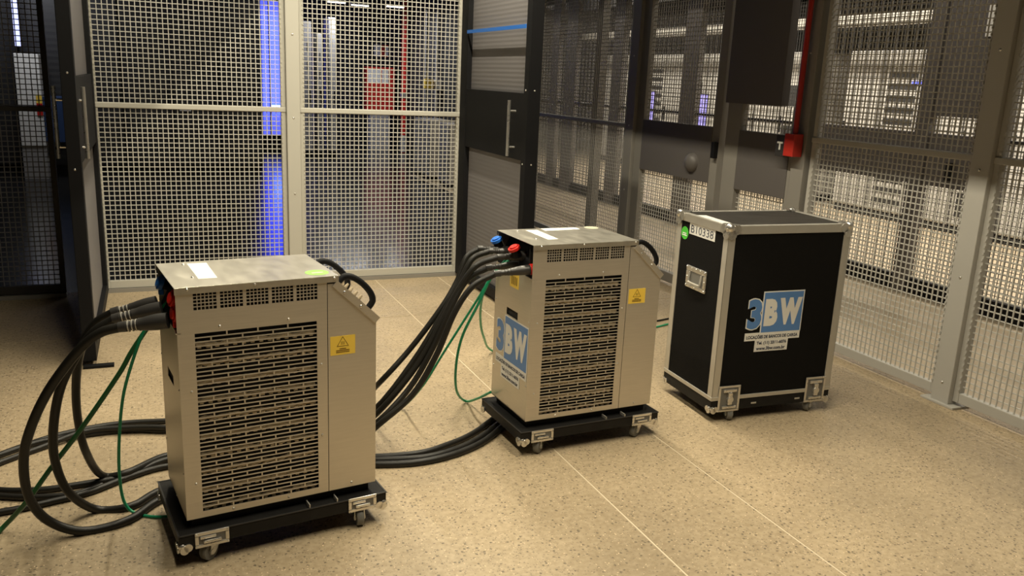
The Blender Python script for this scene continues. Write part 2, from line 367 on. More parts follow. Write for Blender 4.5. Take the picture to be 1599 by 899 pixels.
def wall_door(label, y0, y1, nf, ff, win0, low1=.905, solid_up=None, boss=None):
    """door leaf in the right wall; nf, ff = near and far stile widths"""
    t = thing('cage_door', label, 'door', (RX, y0, .03)); X = RX
    pb(MB(), 'x', X, y0, y0+nf, -.03, .03, .03, 2.6).build('stile', 'gpost', t, .003)
    pb(MB(), 'x', X, y1-ff, y1, -.03, .03, .03, 2.6).build('stile', 'gpost', t, .003)
    a0, a1 = y0+nf, y1-ff
    pb(MB(), 'x', X, a0, a1, -.034, .03, low1, 1.325).build('middle_panel', 'dpanel', t, .003)
    pb(MB(), 'x', X, a0, a1, -.028, .028, .03, .11).build('bottom_rail', 'gpost', t, .003)
    pb(MB(), 'x', X, a0, a1, -.028, .028, 2.53, 2.6).build('top_rail', 'gpost', t, .003)
    stuff(wires('x', X, a0, a1, .11, low1).build('wire_mesh', 'wire', t))
    wtop = win0 if solid_up else 2.53
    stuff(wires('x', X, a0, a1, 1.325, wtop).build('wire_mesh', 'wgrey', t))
    if solid_up: pb(MB(), 'x', X, solid_up[0], solid_up[1], -.045, .02, win0, 2.53).build('upper_panel', 'dpanel', t, .003)
    if boss:
        c = Vector((X-.034, boss[0], boss[1])); b = MB()
        n = 28; R_ = .075; ang = [PI/2*k/6 for k in range(7)]
        vs = []; fs = []
        for k, a in enumerate(ang):
            for q in range(n): vs.append((c.x-R_*.75*math.sin(a), c.y+R_*math.cos(a)*math.cos(2*PI*q/n), c.z+R_*math.cos(a)*math.sin(2*PI*q/n)))
        for k in range(6):
            for q in range(n): fs.append((k*n+q, k*n+(q+1) % n, (k+1)*n+(q+1) % n, (k+1)*n+q))
        b.add(vs, fs); b.build('round_boss', 'dpanel', t, smooth=True)['label'] = 'smooth round boss'
    return t
d1 = wall_door('cage door with dark middle panel and a round boss, left of flight case', 5.25, 6.45, .09, .115, 2.53, boss=(5.56, 1.04))
pb(MB(), 'x', RX, 5.25, 5.29, -.07, -.03, 1.10, 1.22).build('lock_case', 'black', d1, .004)
d2 = wall_door('cage door with large dark upper panel, left of the red pipe', 4.45, 5.18, .03, .16, 1.51, solid_up=(4.60, 5.20))
# red pipe with manual call box
t = thing('fire_pipe', 'thin red vertical pipe with red call box at its lower end', 'pipe', (3.83, 4.38, 1.2))
MB().tube([(3.83, 4.38, 1.33), (3.83, 4.38, 3.6)], .017, 14).build('pipe_run', 'pipe', t, smooth=True)
box(3.785, 3.862, 4.335, 4.425, 1.20, 1.345).build('call_box', 'pipe', t, .004)
box(3.795, 3.862, 4.425, 4.515, 1.19, 1.33).build('box_side', 'dframe', t, .004)
box(3.789, 3.795, 4.445, 4.495, 1.275, 1.287).build('mark', 'white', t); box(3.789, 3.795, 4.465, 4.475, 1.235, 1.275).build('mark', 'white', t)

# ---------------------------------------------------------------- second fence, beyond the aisle
SX = 5.82
def far_bay(label, y0, y1, mid=False, low=.14, upper=None, win=1.34, lowpanel=None):
    t = thing('mesh_fence_panel', label, 'fence', (SX, (y0+y1)/2, .0), group='second mesh fence beyond the aisle')
    stuff(wires('x', SX, y0, y1, .14, 2.75, .0338, .0024).build('wire_mesh', 'dwire', t))
    pb(MB(), 'x', SX, y0, y1, -.03, .03, 0, .14).build('base_strip', 'black', t, .002)  # plain black strip along the foot of the bay
    if mid: pb(MB(), 'x', SX, y0, y1, -.03, .03, .92, 1.335).build('middle_panel', 'dpanel', t, .003)
    else: pb(MB(), 'x', SX, y0, y1, -.02, .02, 1.30, 1.33).build('middle_rail', 'dframe', t, .003)
    if upper: pb(MB(), 'x', SX, upper[0], upper[1], -.03, .03, 1.47, 2.75).build('upper_panel', 'dpanel', t, .003)
    return t
fb = far_bay('second-fence door bay with dark middle panel, seen through the nearest wide mesh', 5.22, 6.32, mid=True)
fb2 = far_bay('second-fence door with solid dark upper panel and small window, near the wide post', 4.55, 5.06, mid=True, upper=(4.55, 5.06))
pb(MB(), 'x', SX, 4.78, 4.84, -.06, -.03, .98, 1.12).build('lock_case', 'black', fb2, .004)
pb(MB(), 'x', SX, 4.56, 4.70, -.04, -.03, 2.07, 2.30).build('notice', 'white', fb2)['label'] = 'pale blank notice'
far_bay('second-fence mesh bay at the right edge of the frame', 3.3, 4.40)
far_bay('second-fence mesh bay seen through the door with the round boss', 6.48, 8.34)
far_bay('second-fence mesh bay left of the door with the round boss', 8.66, 10.06)
far_bay('second-fence mesh bay seen through the far right-hand mesh', 10.34, 11.40)
far_bay('narrow second-fence mesh bay deep in the aisle', 11.76, 12.0)
far_bay('second-fence mesh bay furthest down the aisle', 12.26, 14.6)
far_bay('second-fence mesh bay outside the right edge of the frame', 1.2, 3.2)
for (a, b_, m) in ((3.2, 3.3, 'gpost'), (4.40, 4.54, 'dpanel'), (5.07, 5.21, 'dpanel'), (6.33, 6.47, 'dpanel'), (8.35, 8.65, 'dpanel'), (10.07, 10.33, 'dpanel'), (11.41, 11.75, 'dpanel'), (12.01, 12.25, 'dpanel')):
    pos_txt = {3.2: 'at the right frame edge', 4.40: 'right of the small window', 5.07: 'left of the solid dark panel', 6.33: 'left of the bright wide window', 8.35: 'wide, behind the round boss door', 10.07: 'beside the bright slit', 11.41: 'third from the far end', 12.01: 'deepest one in view'}[a]
    post('second-fence post across the aisle, '+pos_txt, 'x', SX, a, b_, m, d=.04, foot=False, group='posts of the second mesh fence')
t = thing('wall_notice', 'two small red plates one above the other on the second fence, right edge', 'sign', (5.78, 4.47, 1.17))
box(5.765, 5.779, 4.43, 4.51, 1.32, 1.38).build('upper_plate', 'redpaint', t); box(5.765, 5.779, 4.45, 4.52, 1.17, 1.29).build('lower_plate', 'redpaint', t)
# free standing grey post in the aisle seen through far mesh
post('grey post standing just behind the far right-hand mesh panel', 'x', 4.06, 7.42, 7.52, 'gpost', d=.04)

# ---------------------------------------------------------------- bright rack hall
def rack(label, x, y, w_=.62, dep=.9, h=2.25, m='rackl', face='x', group=None, slots=26):
    """server rack, front faces -X (face 'x') or -Y (face 'y')"""
    t = thing('server_rack', label, 'rack', (x, y, 0), group=group)
    f = (lambda mb, a0, a1, d0, d1, z0, z1: mb.box(x+d0, x+d1, y+a0, y+a1, z0, z1)) if face == 'x' else (lambda mb, a0, a1, d0, d1, z0, z1: mb.box(x+a0, x+a1, y+d0, y+d1, z0, z1))
    f(MB(), 0, w_, .03, dep, .1, h).build('cabinet_body', m, t, .004)
    f(MB(), .01, w_-.01, .05, dep-.02, 0, .1).build('plinth', 'black', t)
    d = f(MB(), .012, w_-.012, 0, .028, .12, h-.02).build('door', m, t, .003)
    s = MB()
    for k in range(slots):
        z = .2+(h-.4)*k/slots; f(s, .07, w_-.07, -.002, .004, z, z+(h-.4)/slots*.52)
    stuff(s.build('vent_slots', 'rackd', d)); 
    f(MB(), w_-.05, w_-.03, -.02, 0, 1.0, 1.25).build('door_handle', 'black', d)
    return t
i = 0
names = ['first', 'second', 'third', 'fourth', 'fifth', 'sixth', 'seventh', 'eighth', 'ninth', 'tenth', 'eleventh', 'twelfth', 'thirteenth', 'fourteenth', 'fifteenth', 'sixteenth', 'seventeenth', 'eighteenth', 'nineteenth']
y = 4.8
while y < 16.4:
    if not (9.2 < y < 10.0):
        rack('light grey server rack in the bright hall, %s from the right' % names[i], 9.0, y, h=2.2, slots=(0, 12, 0, 3)[i % 4], group='light racks of the bright hall'); i += 1
    y += .66
for _ in (0,):
    t = thing('cable_tray', 'long galvanised cable tray above the light racks', 'cable tray', (8.6, 10, 2.5))
    m = MB(); m.box(8.4, 8.42, 4, 17, 2.5, 2.6); m.box(8.88, 8.9, 4, 17, 2.5, 2.6); m.build('side_rail', 'alu', t)
    for k in range(44): box(8.42, 8.88, 4.1+k*.3, 4.14+k*.3, 2.505, 2.53).build('rung', 'alu', t)
    r = MB()
    for k in range(6): r.tube([(8.65, 4.5+k*2.4, 2.53), (8.65, 4.5+k*2.4, H_CEIL)], .008, 6)
    stuff(r.build('hanger_rods', 'alu', t))
# violet LED strips on the racks
for (y, z0, z1, lab) in ((12.6, .9, 1.5, 'tall violet lit panel right of the wide far post'), (14.3, .8, 1.5, 'violet lit panel at the left of the boss door window')):
    t = thing('led_light', lab, 'light', (8.98, y, z0)); box(8.975, 8.990, y, y+.45, z0, z1).build('lit_face', 'violet', t); box(8.990, 9.0, y-.02, y+.47, z0-.02, z1+.02).build('frame', 'black', t)
for (y, lab) in ((6.9, 'low blue status bar on light rack, right one'), (7.9, 'low blue status bar on light rack, left one')):
    tag(box(8.985, 9.0, y, y+.35, 1.78, 1.81).build('led_bar', 'bluelamp'), lab, 'light')

# ---------------------------------------------------------------- dark hall
for k in range(6):
    rack('black server rack in the dark hall behind the left mesh panel, %s from the left' % names[k], -2.3+k*.66, 14.0, m='rackb', face='y', h=2.6, group='black racks of the dark hall')
tag(box(.42, .58, 13.96, 13.98, .93, 1.02).build('rack_label', 'white'), 'small white label plate on a black rack door', 'label')
t = thing('led_light', 'tall blue lit rack end left of the middle fence post', 'light', (2.12, 17.9, .3))
box(2.12, 2.24, 17.92, 18.1, .3, 2.9).build('lit_face', 'bluelamp', t); box(2.27, 2.50, 17.9, 18.1, .3, 2.9).build('lit_face', 'bluelamp', t)
box(2.24, 2.27, 17.88, 18.12, .0, 3.0).build('frame', 'black', t); box(2.08, 2.54, 17.88, 18.12, .0, .3).build('base', 'black', t)
box(2.27, 2.50, 17.88, 17.9, .80, .90).build('lit_bar', 'cyan', t)
ld = bpy.data.lights.new('glow', 'AREA'); ld.size = .5; ld.size_y = 2; ld.shape = 'RECTANGLE'; ld.energy = 14; ld.color = (.15, .2, 1)
lo = bpy.data.objects.new('glow', ld); C.objects.link(lo); lo.parent = t; lo.location = (.2, -.1, 1.4); lo.rotation_euler = (-PI/2, 0, PI)
lo.rotation_euler = (PI/2, 0, 0)
for k, (x, w_, h, m) in enumerate(((2.70, .16, 2.5, 'greycab'), (2.95, .12, 2.3, 'greycab'), (3.18, .14, 2.6, 'greycab'))):
    rack('narrow grey cabinet standing in the dark hall, %s of three' % ['leftmost', 'middle', 'rightmost'][k], x, 16.6, w_=w_, dep=.5, h=h, m=m, face='y', slots=6, group='narrow cabinets of the dark hall')
t = thing('hydrant_cabinet', 'red hydrant cabinet with white notice in the dark hall', 'fire cabinet', (4.4, 18.6, 0))
box(4.32, 4.95, 18.4, 18.7, .75, 1.75).build('cabinet_body', 'redpaint', t, .01); box(4.36, 4.62, 18.385, 18.4, 1.42, 1.70).build('notice', 'white', t); box(4.66, 4.80, 18.385, 18.4, 1.42, 1.70).build('notice', 'white', t)
box(4.36, 4.91, 18.37, 18.4, .8, 1.38).build('door', 'redpaint', t, .006); box(4.40, 4.85, 18.42, 18.68, 0, .75).build('pedestal', 'greycab', t)
t = thing('fire_sign', 'small red and white sign above the hydrant cabinet', 'sign', (4.98, 19.6, 1.99)); box(4.95, 5.19, 19.58, 19.6, 1.99, 2.25).build('red_field', 'redpaint', t); box(4.78, 4.93, 19.58, 19.6, 1.99, 2.25).build('white_field', 'white', t)
box(5.03, 5.10, 19.572, 19.58, 2.02, 2.22).build('mark', 'white', t)
t = thing('fire_pipe', 'red riser pipe from floor to ceiling in the dark hall', 'pipe', (4.95, 17.6, 0))
MB().tube([(4.93, 17.6, 0), (4.93, 17.6, H_CEIL)], .06, 14).build('pipe_run', 'redpaint', t, smooth=True); MB().cyl((4.93, 17.6, 1.15), (0, 0, 1), .085, .1).build('coupling', 'zinc', t); MB().cyl((4.93, 17.6, .02), (0, 0, 1), .07, .35).build('grey_foot', 'greycab', t)
for (x, y, w_, lab) in ((4.0, 12.72, .86, 'low grey cabinet in the dark hall, left of two by the fence edge'), (4.0, 11.8, .5, 'low grey cabinet in the dark hall, right of two by the fence edge')):
    t = thing('grey_cabinet', lab, 'cabinet', (x, y, 0)); box(x, x+.4, y, y+w_, .07, .94).build('cabinet_body', 'greycab', t, .006); box(x+.02, x+.38, y+.02, y+w_-.02, 0, .07).build('plinth', 'black', t)
    box(x-.012, x, y+.02, y+w_/2-.01, .1, .92).build('door', 'greycab', t, .003); box(x-.012, x, y+w_/2+.01, y+w_-.02, .1, .92).build('door', 'greycab', t, .003)
for (x, m, lab) in ((4.78, 'yellow', 'yellow wall box in the dark hall right of the red pipe'), (4.98, 'white', 'white wall box in the dark hall beside the yellow one')):
    t = thing('wall_box', lab, 'box', (x, 15.6, 1.38)); box(x, x+.16, 15.6, 15.75, 1.38, 1.55).build('box_body', m, t, .004); box(x-.0, x+.16, 15.60, 15.75, 1.37, 1.38).build('base', 'dframe', t)
    box(x+.05, x+.10, 15.76, 15.80, 0, 2.8).build('support_post', 'greycab', t)
# seen through the far-left dark mesh
t = thing('white_cabinet', 'white lit cabinet with red stripe seen through the far-left mesh', 'cabinet', (-1.47, 13.5, 0))
box(-1.62, -1.33, 13.2, 13.9, .45, 1.66).build('cabinet_body', 'white', t, .006); box(-1.62, -1.33, 13.22, 13.88, 0, .45).build('base', 'greycab', t)
box(-1.40, -1.33, 13.185, 13.2, .86, 1.02).build('red_stripe', 'redpaint', t); box(-1.40, -1.33, 13.185, 13.2, 1.02, 1.12).build('yellow_stripe', 'yellow', t)
box(-1.33, -1.02, 13.25, 13.9, .5, 1.1).build('navy_side', 'navy', t)
tag(MB().box(-1.60, -1.54, 13.3, 13.36, 1.75, 3.0).build('tube_lamp', mat('cool_tube', (.5, .55, 1), emit=1.2)), 'upright cool white tube lamp at the far left above the white cabinet', 'light')
ld = bpy.data.lights.new('spot', 'AREA'); ld.size = .4; ld.energy = 18; ld.color = (.95, .96, 1)
wl = thing('bracket_lamp', 'lamp over the white cabinet in the dark hall', 'light fixture', (-1.45, 12.4, 2.9)); box(-1.6, -1.3, 12.3, 12.5, 2.9, 2.95).build('housing', 'black', wl)
MB().tube([(-1.45, 12.4, 2.95), (-1.45, 12.4, H_CEIL)], .01, 6).build('hanger_rod', 'alu', wl)
lo = bpy.data.objects.new('spot', ld); C.objects.link(lo); lo.parent = wl; lo.location = (0, 0, -.01); lo.rotation_euler = (.6, 0, 0)

# ================================================================ DOLLIES (caster boards) AND LATCHES
def caster(t, x, y, top, swivel, r=.032, grp=None):
    fork = MB()
    fork.box(x-.035, x+.035, y-.03, y+.03, top-.006, top)
    c, s = math.cos(swivel), math.sin(swivel); cx, cy = x-c*.016, y-s*.016
    w_ = MB(); n = 22; prof = [(-.013, r*.55), (-.013, r*.93), (-.009, r), (.009, r), (.013, r*.93), (.013, r*.55)]
    vs = []; fs = []
    for (a, rad) in prof:
        for k in range(n):
            th = 2*PI*k/n; vs.append((cx-s*a+c*rad*math.cos(th), cy+c*a+s*rad*math.cos(th), r+rad*math.sin(th)))
    for i in range(len(prof)-1):
        for k in range(n): fs.append((i*n+k, (i+1)*n+k, (i+1)*n+(k+1) % n, i*n+(k+1) % n))
    fs += [tuple(range(n)), tuple(range((len(prof)-1)*n, len(prof)*n))[::-1]]
    w_.add(vs, fs)
    fk = MB()
    fk.add(fork.v, fork.f)
    for sd in (-1, 1):      # fork cheeks
        q = [(-.022, top-.006), (.026, top-.006), (-.004, r-.008), (-.026, r-.008)]
        a0, a1 = sd*.0155, sd*.019
        vs = [(x+c*u-s*a, y+s*u+c*a, z) for a in (a0, a1) for (u, z) in q]
        fk.add(vs, [(0,1,2,3), (7,6,5,4), (0,4,5,1), (1,5,6,2), (2,6,7,3), (3,7,4,0)])
    f_ = fk.build('caster_fork', 'zinc', t)
    wh = w_.build('caster_wheel', 'wheel', f_, smooth=True)
    hub = MB(); hub.cyl((cx+s*.021, cy-c*.021, r), (-s, c, 0), .010, .042, 12); hub.build('axle', 'zinc', f_)

def latch(t, x0, x1, z0, z1, y, full=False):
    """recessed butterfly latch on the front (-y) face"""
    p_ = MB(); e = .012
    # dished plate: rounded frame plus recessed pan
    p_.box(x0, x1, y-.004, y, z1-e, z1); p_.box(x0, x1, y-.004, y, z0, z0+e); p_.box(x0, x0+e, y-.004, y, z0+e, z1-e); p_.box(x1-e, x1, y-.004, y, z0+e, z1-e)
    lp = p_.build('latch', 'zinc', t, .0045)
    box(x0+e, x1-e, y-.0015, y-.0005, z0+e, z1-e).build('latch_pan', 'wheel', lp)
    xm = (x0+x1)/2; zm = (z0+z1)/2
    if full:
        b = MB(); b.box(xm-.012, xm+.012, y-.016, y-.002, zm-.030, zm+.034); b.box(x0+e+.012, x1-e-.012, y-.010, y-.002, z1-e-.022, z1-e-.006)
        b.box(x0+e+.010, x1-e-.010, y-.012, y-.002, z0+e+.006, z0+e+.020)
        b.prism([(xm-.034, zm+.016), (xm+.034, zm+.016), (xm+.008, zm-.004), (xm-.008, zm-.004)], 1, y-.018, y-.012) if False else None
        b.build('latch_wing', 'zinc', lp, .003)
        MB().cyl((xm, y-.002, zm-.002), (0, -1, 0), .017, .016, 16).build('latch_cam', 'zinc', lp, .002)
    else:
        b = MB(); b.box(x0+e+.014, x1-e-.014, y-.010, y-.002, z0+e+.004, z0+e+.014); b.box(x0+e+.004, x1-e-.03, y-.006, y-.002, z1-e-.012, z1-e-.002)
        b.build('latch_hook', 'zinc', lp, .002)
    s = MB()
    for x in (x0+e/2, x1-e/2):
        for z in (z0+e/2, z1-e/2): s.dome((x, y-.004, z), (0, -1, 0), .003, .002, 6)
    stuff(s.build('rivets', 'alu', lp, smooth=True))

def ball_corner(t, c, sx, sy, sz, r=.024, low=False):
    """pressed corner: a ball with three lobed ears; s* point outwards"""
    b = MB(); c = Vector(c); n = 14
    vs = []; fs = []
    for i in range(n//2+1):
        for k in range(n):
            a = PI*i/(n//2); th = 2*PI*k/n; vs.append(c+Vector((-sx*.010, -sy*.010, -sz*.010))+r*Vector((math.sin(a)*math.cos(th), math.sin(a)*math.sin(th), math.cos(a))))
    for i in range(n//2):
        for k in range(n): fs.append((i*n+k, (i+1)*n+k, (i+1)*n+(k+1) % n, i*n+(k+1) % n))
    b.add(vs, fs)
    ear = .038
    def lobe(ax):       # rounded ear lying on the face with normal ax
        m = [sx, sy, sz]; o = [i for i in range(3) if i != ax]
        for (u, v) in ((.018, .042), (.042, .018)) if not low else ((.016, .022), (.028, .014)):
            q = [0, 0, 0]; q[o[0]] = c[o[0]]-m[o[0]]*u; q[o[1]] = c[o[1]]-m[o[1]]*v; q[ax] = c[ax]-m[ax]*.001
            nn = [0, 0, 0]; nn[ax] = m[ax]; b.cyl(q, nn, .024 if not low else .014, .0055, 14)
    for ax in (0, 1, 2):
        if low and ax == 2: continue
        lobe(ax)
    b.build('ball_corner', 'zinc', t, smooth=True)

def logo(t, O, R, U, k=1.0):
    """hire company sign: O = left bottom of the blue field, R/U unit vectors, in the thing's local axes"""
    O = Vector(O); R = Vector(R); U = Vector(U); N = R.cross(U)
    W_, H_ = .236*k, .202*k
    def quad(name, a0, a1, b0, b1, m, th, parent=t, al=0.0):
        P_ = lambda a, b, c: O+R*a+U*b+N*c
        mb = MB(); pts = [(a0, b0), (a1, b0), (a1+al, b1), (a0+al, b1)]
        mb.add([P_(a, b, 0) for a, b in pts]+[P_(a, b, th) for a, b in pts], [(3,2,1,0), (4,5,6,7), (0,1,5,4), (1,2,6,5), (2,3,7,6), (3,0,4,7)])
        return mb.build(name, m, parent)
    s = quad('sign_plate', -.003*k, W_+.003*k, -.002, H_+.006*k, 'white', .0010); s['label'] = 'blue and white company sign'
    quad('blue_field', .003*k, W_-.003*k, .0, H_-.0, 'logoblue', .0016, s)
    quad('text_strip', -.088*k, W_+.001*k, -.040*k, .0, 'white', .0012, s)
    quad('text_strip', -.025*k, W_-.065*k, -.098*k, -.040*k, 'white', .0012, s)
    a = text_mesh('digit_outline', '3', .080*k, .152*k, 'white', s, O+R*(-.084*k)+U*(.020*k), R, U, off=.06, th=.0012, grow=.006*k)
    text_mesh('digit', '3', .080*k, .152*k, 'logoblue', s, O+R*(-.084*k)+U*(.020*k), R, U, off=.05, th=.0020)
    text_mesh('letter', 'B', .078*k, .138*k, 'white', s, O+R*(.012*k)+U*(.032*k), R, U, off=.07, th=.0024)
    text_mesh('letter', 'W', .132*k, .138*k, 'white', s, O+R*(.097*k)+U*(.034*k), R, U, off=.075, th=.0024)
    text_mesh('printed_line', 'LOCAÇÕES DE BANCOS DE CARGA', .304*k, .024*k, 'ink', s, O+R*(-.078*k)+U*(-.034*k), R, U, off=.04, th=.0018)
    text_mesh('printed_line', 'Tel. (11) 2311-6076', .176*k, .021*k, 'ink', s, O+R*(-.014*k)+U*(-.066*k), R, U, off=.04, th=.0018)
    text_mesh('printed_line', 'www.3bw.com.br', .172*k, .018*k, 'ink', s, O+R*(-.014*k)+U*(-.091*k), R, U, off=.04, th=.0018)

# ================================================================ LOAD BANKS
W, WL, D, ZB, ZT, ZW = .656, .517, .364, .150, .9375, .790
def dolly(label, loc, rz, scuff=False):
    t = thing('caster_board', label, 'dolly', (loc[0], loc[1], 0), rz, local=True)
    x0, x1, y0, y1 = -.0334, .6863, -.0334, D+.0334
    box(x0, x1, y0, y1, .068, .113).build('deck_board', 'dolly', t, .004)
    tr = MB(); tr.box(x0-.0015, x1+.0015, y0-.0015, y0+.004, .113, .1165); tr.box(x0-.0015, x0+.004, y0, y1, .113, .1165); tr.box(x1-.004, x1+.0015, y0, y1, .113, .1165); tr.box(x0, x1, y1-.004, y1+.0015, .113, .1165)
    tr.build('edge_profile', 'dframe' , t)
    box(x0+.004, x1-.004, y0+.004, y1-.004, .113, .1150).build('top_sheet', 'dolly', t)
    box(.02, W-.02, .02, D-.02, .115, ZB-.0005).build('riser_block', 'blackin', t)
    for x in (.40, .50): box(x, x+.004, -.030, .01, .115, .128).build('locating_tab', 'alu', t)
    latch(t, .016, .125, .062, .117, y0-.0015); latch(t, .54, .646, .066, .120, y0-.0015)
    for (sx, cx) in ((-1, x0), (1, x1)):
        for (sy, cy) in ((-1, y0), (1, y1)): ball_corner(t, (cx, cy, .085), sx, sy, 1, r=.015, low=True)
    for k, (cx, cy) in enumerate(((.075, .0), (.590, .0), (.068, D-.0), (.586, D-.0))): caster(t, cx, cy, .068, (.75, .5, 2.2, 1.1)[k] if scuff else (.6, 1.45, .9, 2.6)[k])
    return t

def load_bank(label, loc, rz, second):
    t = thing('load_bank', label, 'load bank', (loc[0], loc[1], ZB), rz, local=True)
    # front sheet with the grille and five vent openings cut out
    gx0, gx1, gz0, gz1 = (.052, .444, .172, .785) if not second else (.066, .446, .172, .785)
    vx0, vx1, vz0, vz1 = gx0, gx1+.003, .861, .917
    f = MB(); y0, y1 = 0, .003
    f.box(0, gx0, y0, y1, ZB, ZT-.002); f.box(gx1, .480, y0, y1, ZB, vz0); f.box(vx1, .480, y0, y1, vz0, ZT-.002); f.box(gx0, gx1, y0, y1, ZB, gz0)
    f.box(gx0, gx1, y0, y1, gz1, vz0); f.box(gx0, vx1, y0, y1, vz1, ZT-.002)
    f.build('front_panel', 'steel', t)
    # side cover with slanted top
    MB().prism([(.4825, ZB), (W, ZB), (W, ZW-.012), (WL+.004, ZT-.028), (.4825, ZT-.028)], 1, 0, .003).build('service_cover', 'steel', t)
    box(.478, .484, .003, .010, ZB, ZT-.02).build('panel_seam', 'blackin', t)
    # vents: five little lattices
    n = 5; gap = .011; vw = (vx1-vx0-gap*4)/5
    for k in range(n):
        a = vx0+k*(vw+gap); v = MB()
        if k < n-1: v.box(a+vw, a+vw+gap, 0, .003, vz0, vz1)
        for i in range(1, 6): v.box(a+vw*i/6-.0013, a+vw*i/6+.0013, 0, .0028, vz0, vz1)
        for j in range(1, 5): v.box(a, a+vw, 0.0004, .0026, vz0+(vz1-vz0)*j/5-.0015, vz0+(vz1-vz0)*j/5+.0015)
        v.build('vent_lattice', 'steel', t)
    # grille: brick-bond slots
    gm = MB(); rows = 43; ph = (gz1-gz0)/rows; sl = (gx1-gx0)/4
    for j in range(1, rows): gm.box(gx0, gx1, 0, .0028, gz0+ph*j-.0018, gz0+ph*j+.0018)
    for j in range(rows):
        for i in range(5):
            x = gx0+sl*(i+(.5 if j % 2 else 0))
            if gx0 < x < gx1-.001: gm.box(x-.0022, x+.0022, 0, .0028, gz0+ph*j, gz0+ph*(j+1))
    stuff(gm.build('grille', 'steel', t))
    for k in range(10):        # finned heating elements seen through the slots
        z = .741-.0625*k; e = MB()
        if z < gz0: break
        pts = [(gx0+.004+(gx1-gx0-.008)*i/40, .020+.002*math.sin(i*1.3+k), z+.0018*math.sin(i*.7+k*1.7)) for i in range(41)]
        e.tube(pts, [.0068+.0012*math.sin(i*2.3+k) for i in range(41)], 8)
        for i in range(14):
            x = gx0+.014+(gx1-gx0-.03)*i/13; e.box(x-.006, x+.006, .012, .028, z-.010, z-.004)
        e.build('heating_element', 'cream', t)
    box(.012, .48, .055, .06, ZB+.01, ZT-.01).build('inner_baffle', 'blackin', t)
    # left side: lower sheet with a slot, recess above
    zr = .792
    sx = MB(); y_a, y_b, z_a, z_b = (.121, .235, .578, .612)
    sx.box(0, .003, .003, y_a, ZB, zr); sx.box(0, .003, y_b, D, ZB, zr); sx.box(0, .003, y_a, y_b, ZB, z_a); sx.box(0, .003, y_a, y_b, z_b, zr)
    sx.build('side_panel', 'steel', t); box(.006, .010, .1, .26, .55, .63).build('slot_backing', 'blackin', t)
    box(-.004, .012, .0, .022, zr-.004, zr).build('side_flange', 'zinc', t)
    # slanted connector panel
    MB().prism([(.004, zr), (.12, zr), (.12, ZT-.004), (.075, ZT-.004)], 1, .004, D-.003).build('connector_panel', 'black', t)
    box(.12, W, D-.003, D, ZB, ZW-.005).build('rear_panel', 'steel', t); box(.003, .12, D-.003, D, ZB, ZT-.01).build('rear_panel', 'steel', t)
    MB().prism([(.12, ZW-.005), (W, ZW-.005), (WL+.004, ZT-.02), (.12, ZT-.02)], 1, D-.003, D).build('rear_cover', 'steel', t)
    box(W-.003, W, .003, D-.003, ZB, ZW-.012).build('end_panel', 'steel', t)
    box(0, W, .003, D-.003, ZB, ZB+.004).build('base_plate', 'blackin', t)
    # slanted control panel, brackets, handles
    dx, dz = W-WL-.002, -(ZT-.028-ZW+.010); ln = math.hypot(dx, dz); T = Vector((dx/ln, 0, dz/ln)); Nn = Vector((-dz/ln, 0, dx/ln))
    S0 = Vector((WL+.004, 0, ZT-.028))
    q = [S0, S0+T*ln, S0+T*ln-Nn*.003, S0-Nn*.003]
    MB().prism([(v.x, v.z) for v in q], 1, .004, D-.004).build('control_panel', 'steel', t)
    br = MB()
    A = S0-T*.012+Nn*.004; B = S0+T*(ln+.012)+Nn*.004
    q = [A, B, B-Nn*.026, A-Nn*.026]; br.prism([(v.x, v.z) for v in q], 1, -.005, -.0005)
    q = [A, B, B-Nn*.002, A-Nn*.002]; br.prism([(v.x, v.z) for v in q], 1, -.005, .022)
    br.build('slant_bracket', 'steel', t, .001)
    for yy in ((.055,) if second else (.055, D-.05)):
        hp = []
        for k in range(13):
            a = PI*k/12; u = ln*.5-math.cos(a)*(ln*.40); h = .006+.050*math.sin(a)**.6 if 0 < k < 12 else 0
            P_ = S0+T*u+Nn*h; hp.append((P_.x, yy, P_.z))
        MB().tube(catmull(hp, 3), .0115, 10).build('carry_handle', 'black', t, smooth=True)
    if not second:
        for k in range(5):
            P_ = S0+T*(ln*(.26+.12*k)); MB().tube([(P_.x, .10, P_.z), (P_.x+Nn.x*.026, .10, P_.z+Nn.z*.026)], [.009, .004], 8).build('toggle_switch', 'cream', t, smooth=True)
    # lid
    box(-.003, WL+.003, -.004, D+.003, ZT-.0022, ZT).build('lid', 'lid', t, .0008)
    lp = MB(); lp.box(-.003, WL+.003, -.0045, -.0015, ZT-.022, ZT-.0022); lp.box(-.003, WL+.003, D+.0005, D+.003, ZT-.022, ZT-.0022)
    lp.box(WL+.001, WL+.003, -.0045, D+.003, ZT-.03, ZT-.0022); lp.build('lid_lip', 'lid', t)
    # fixings
    s = MB()
    for (x, z) in ((.035, .930), (.241, .930), (.505, .930)): s.dome((x, -.0045, z), (0, -1, 0), .0048, .0035)
    for (x, z) in ((.129, .802), (.349, .802), (.459, .63), (.459, .37), (.035, .594), (.035, .275), (.15, .160), (.337, .160), (.565, .166)): s.dome((x, 0, z), (0, -1, 0), .0046, .003)
    for v in (.03, .11): 
        P_ = S0+T*(v+.005)-Nn*.010; s.dome((P_.x, -.005, P_.z), (0, -1, 0), .0055, .004)
    for (v, z) in ((.012, .60), (.012, .31), (D-.012, .62), (D-.012, .30), (.18, .158)): s.dome((0, v, z), (-1, 0, 0), .0046, .003)
    for (x, v) in ((.08, .322), (.075, .125)): s.dome((x, v, ZT), (0, 0, 1), .0055, .004)
    stuff(s.build('screw_heads', 'zinc', t, smooth=True))
    # stickers
    y = -.0006
    x0 = .490; z0 = .655 if not second else .648
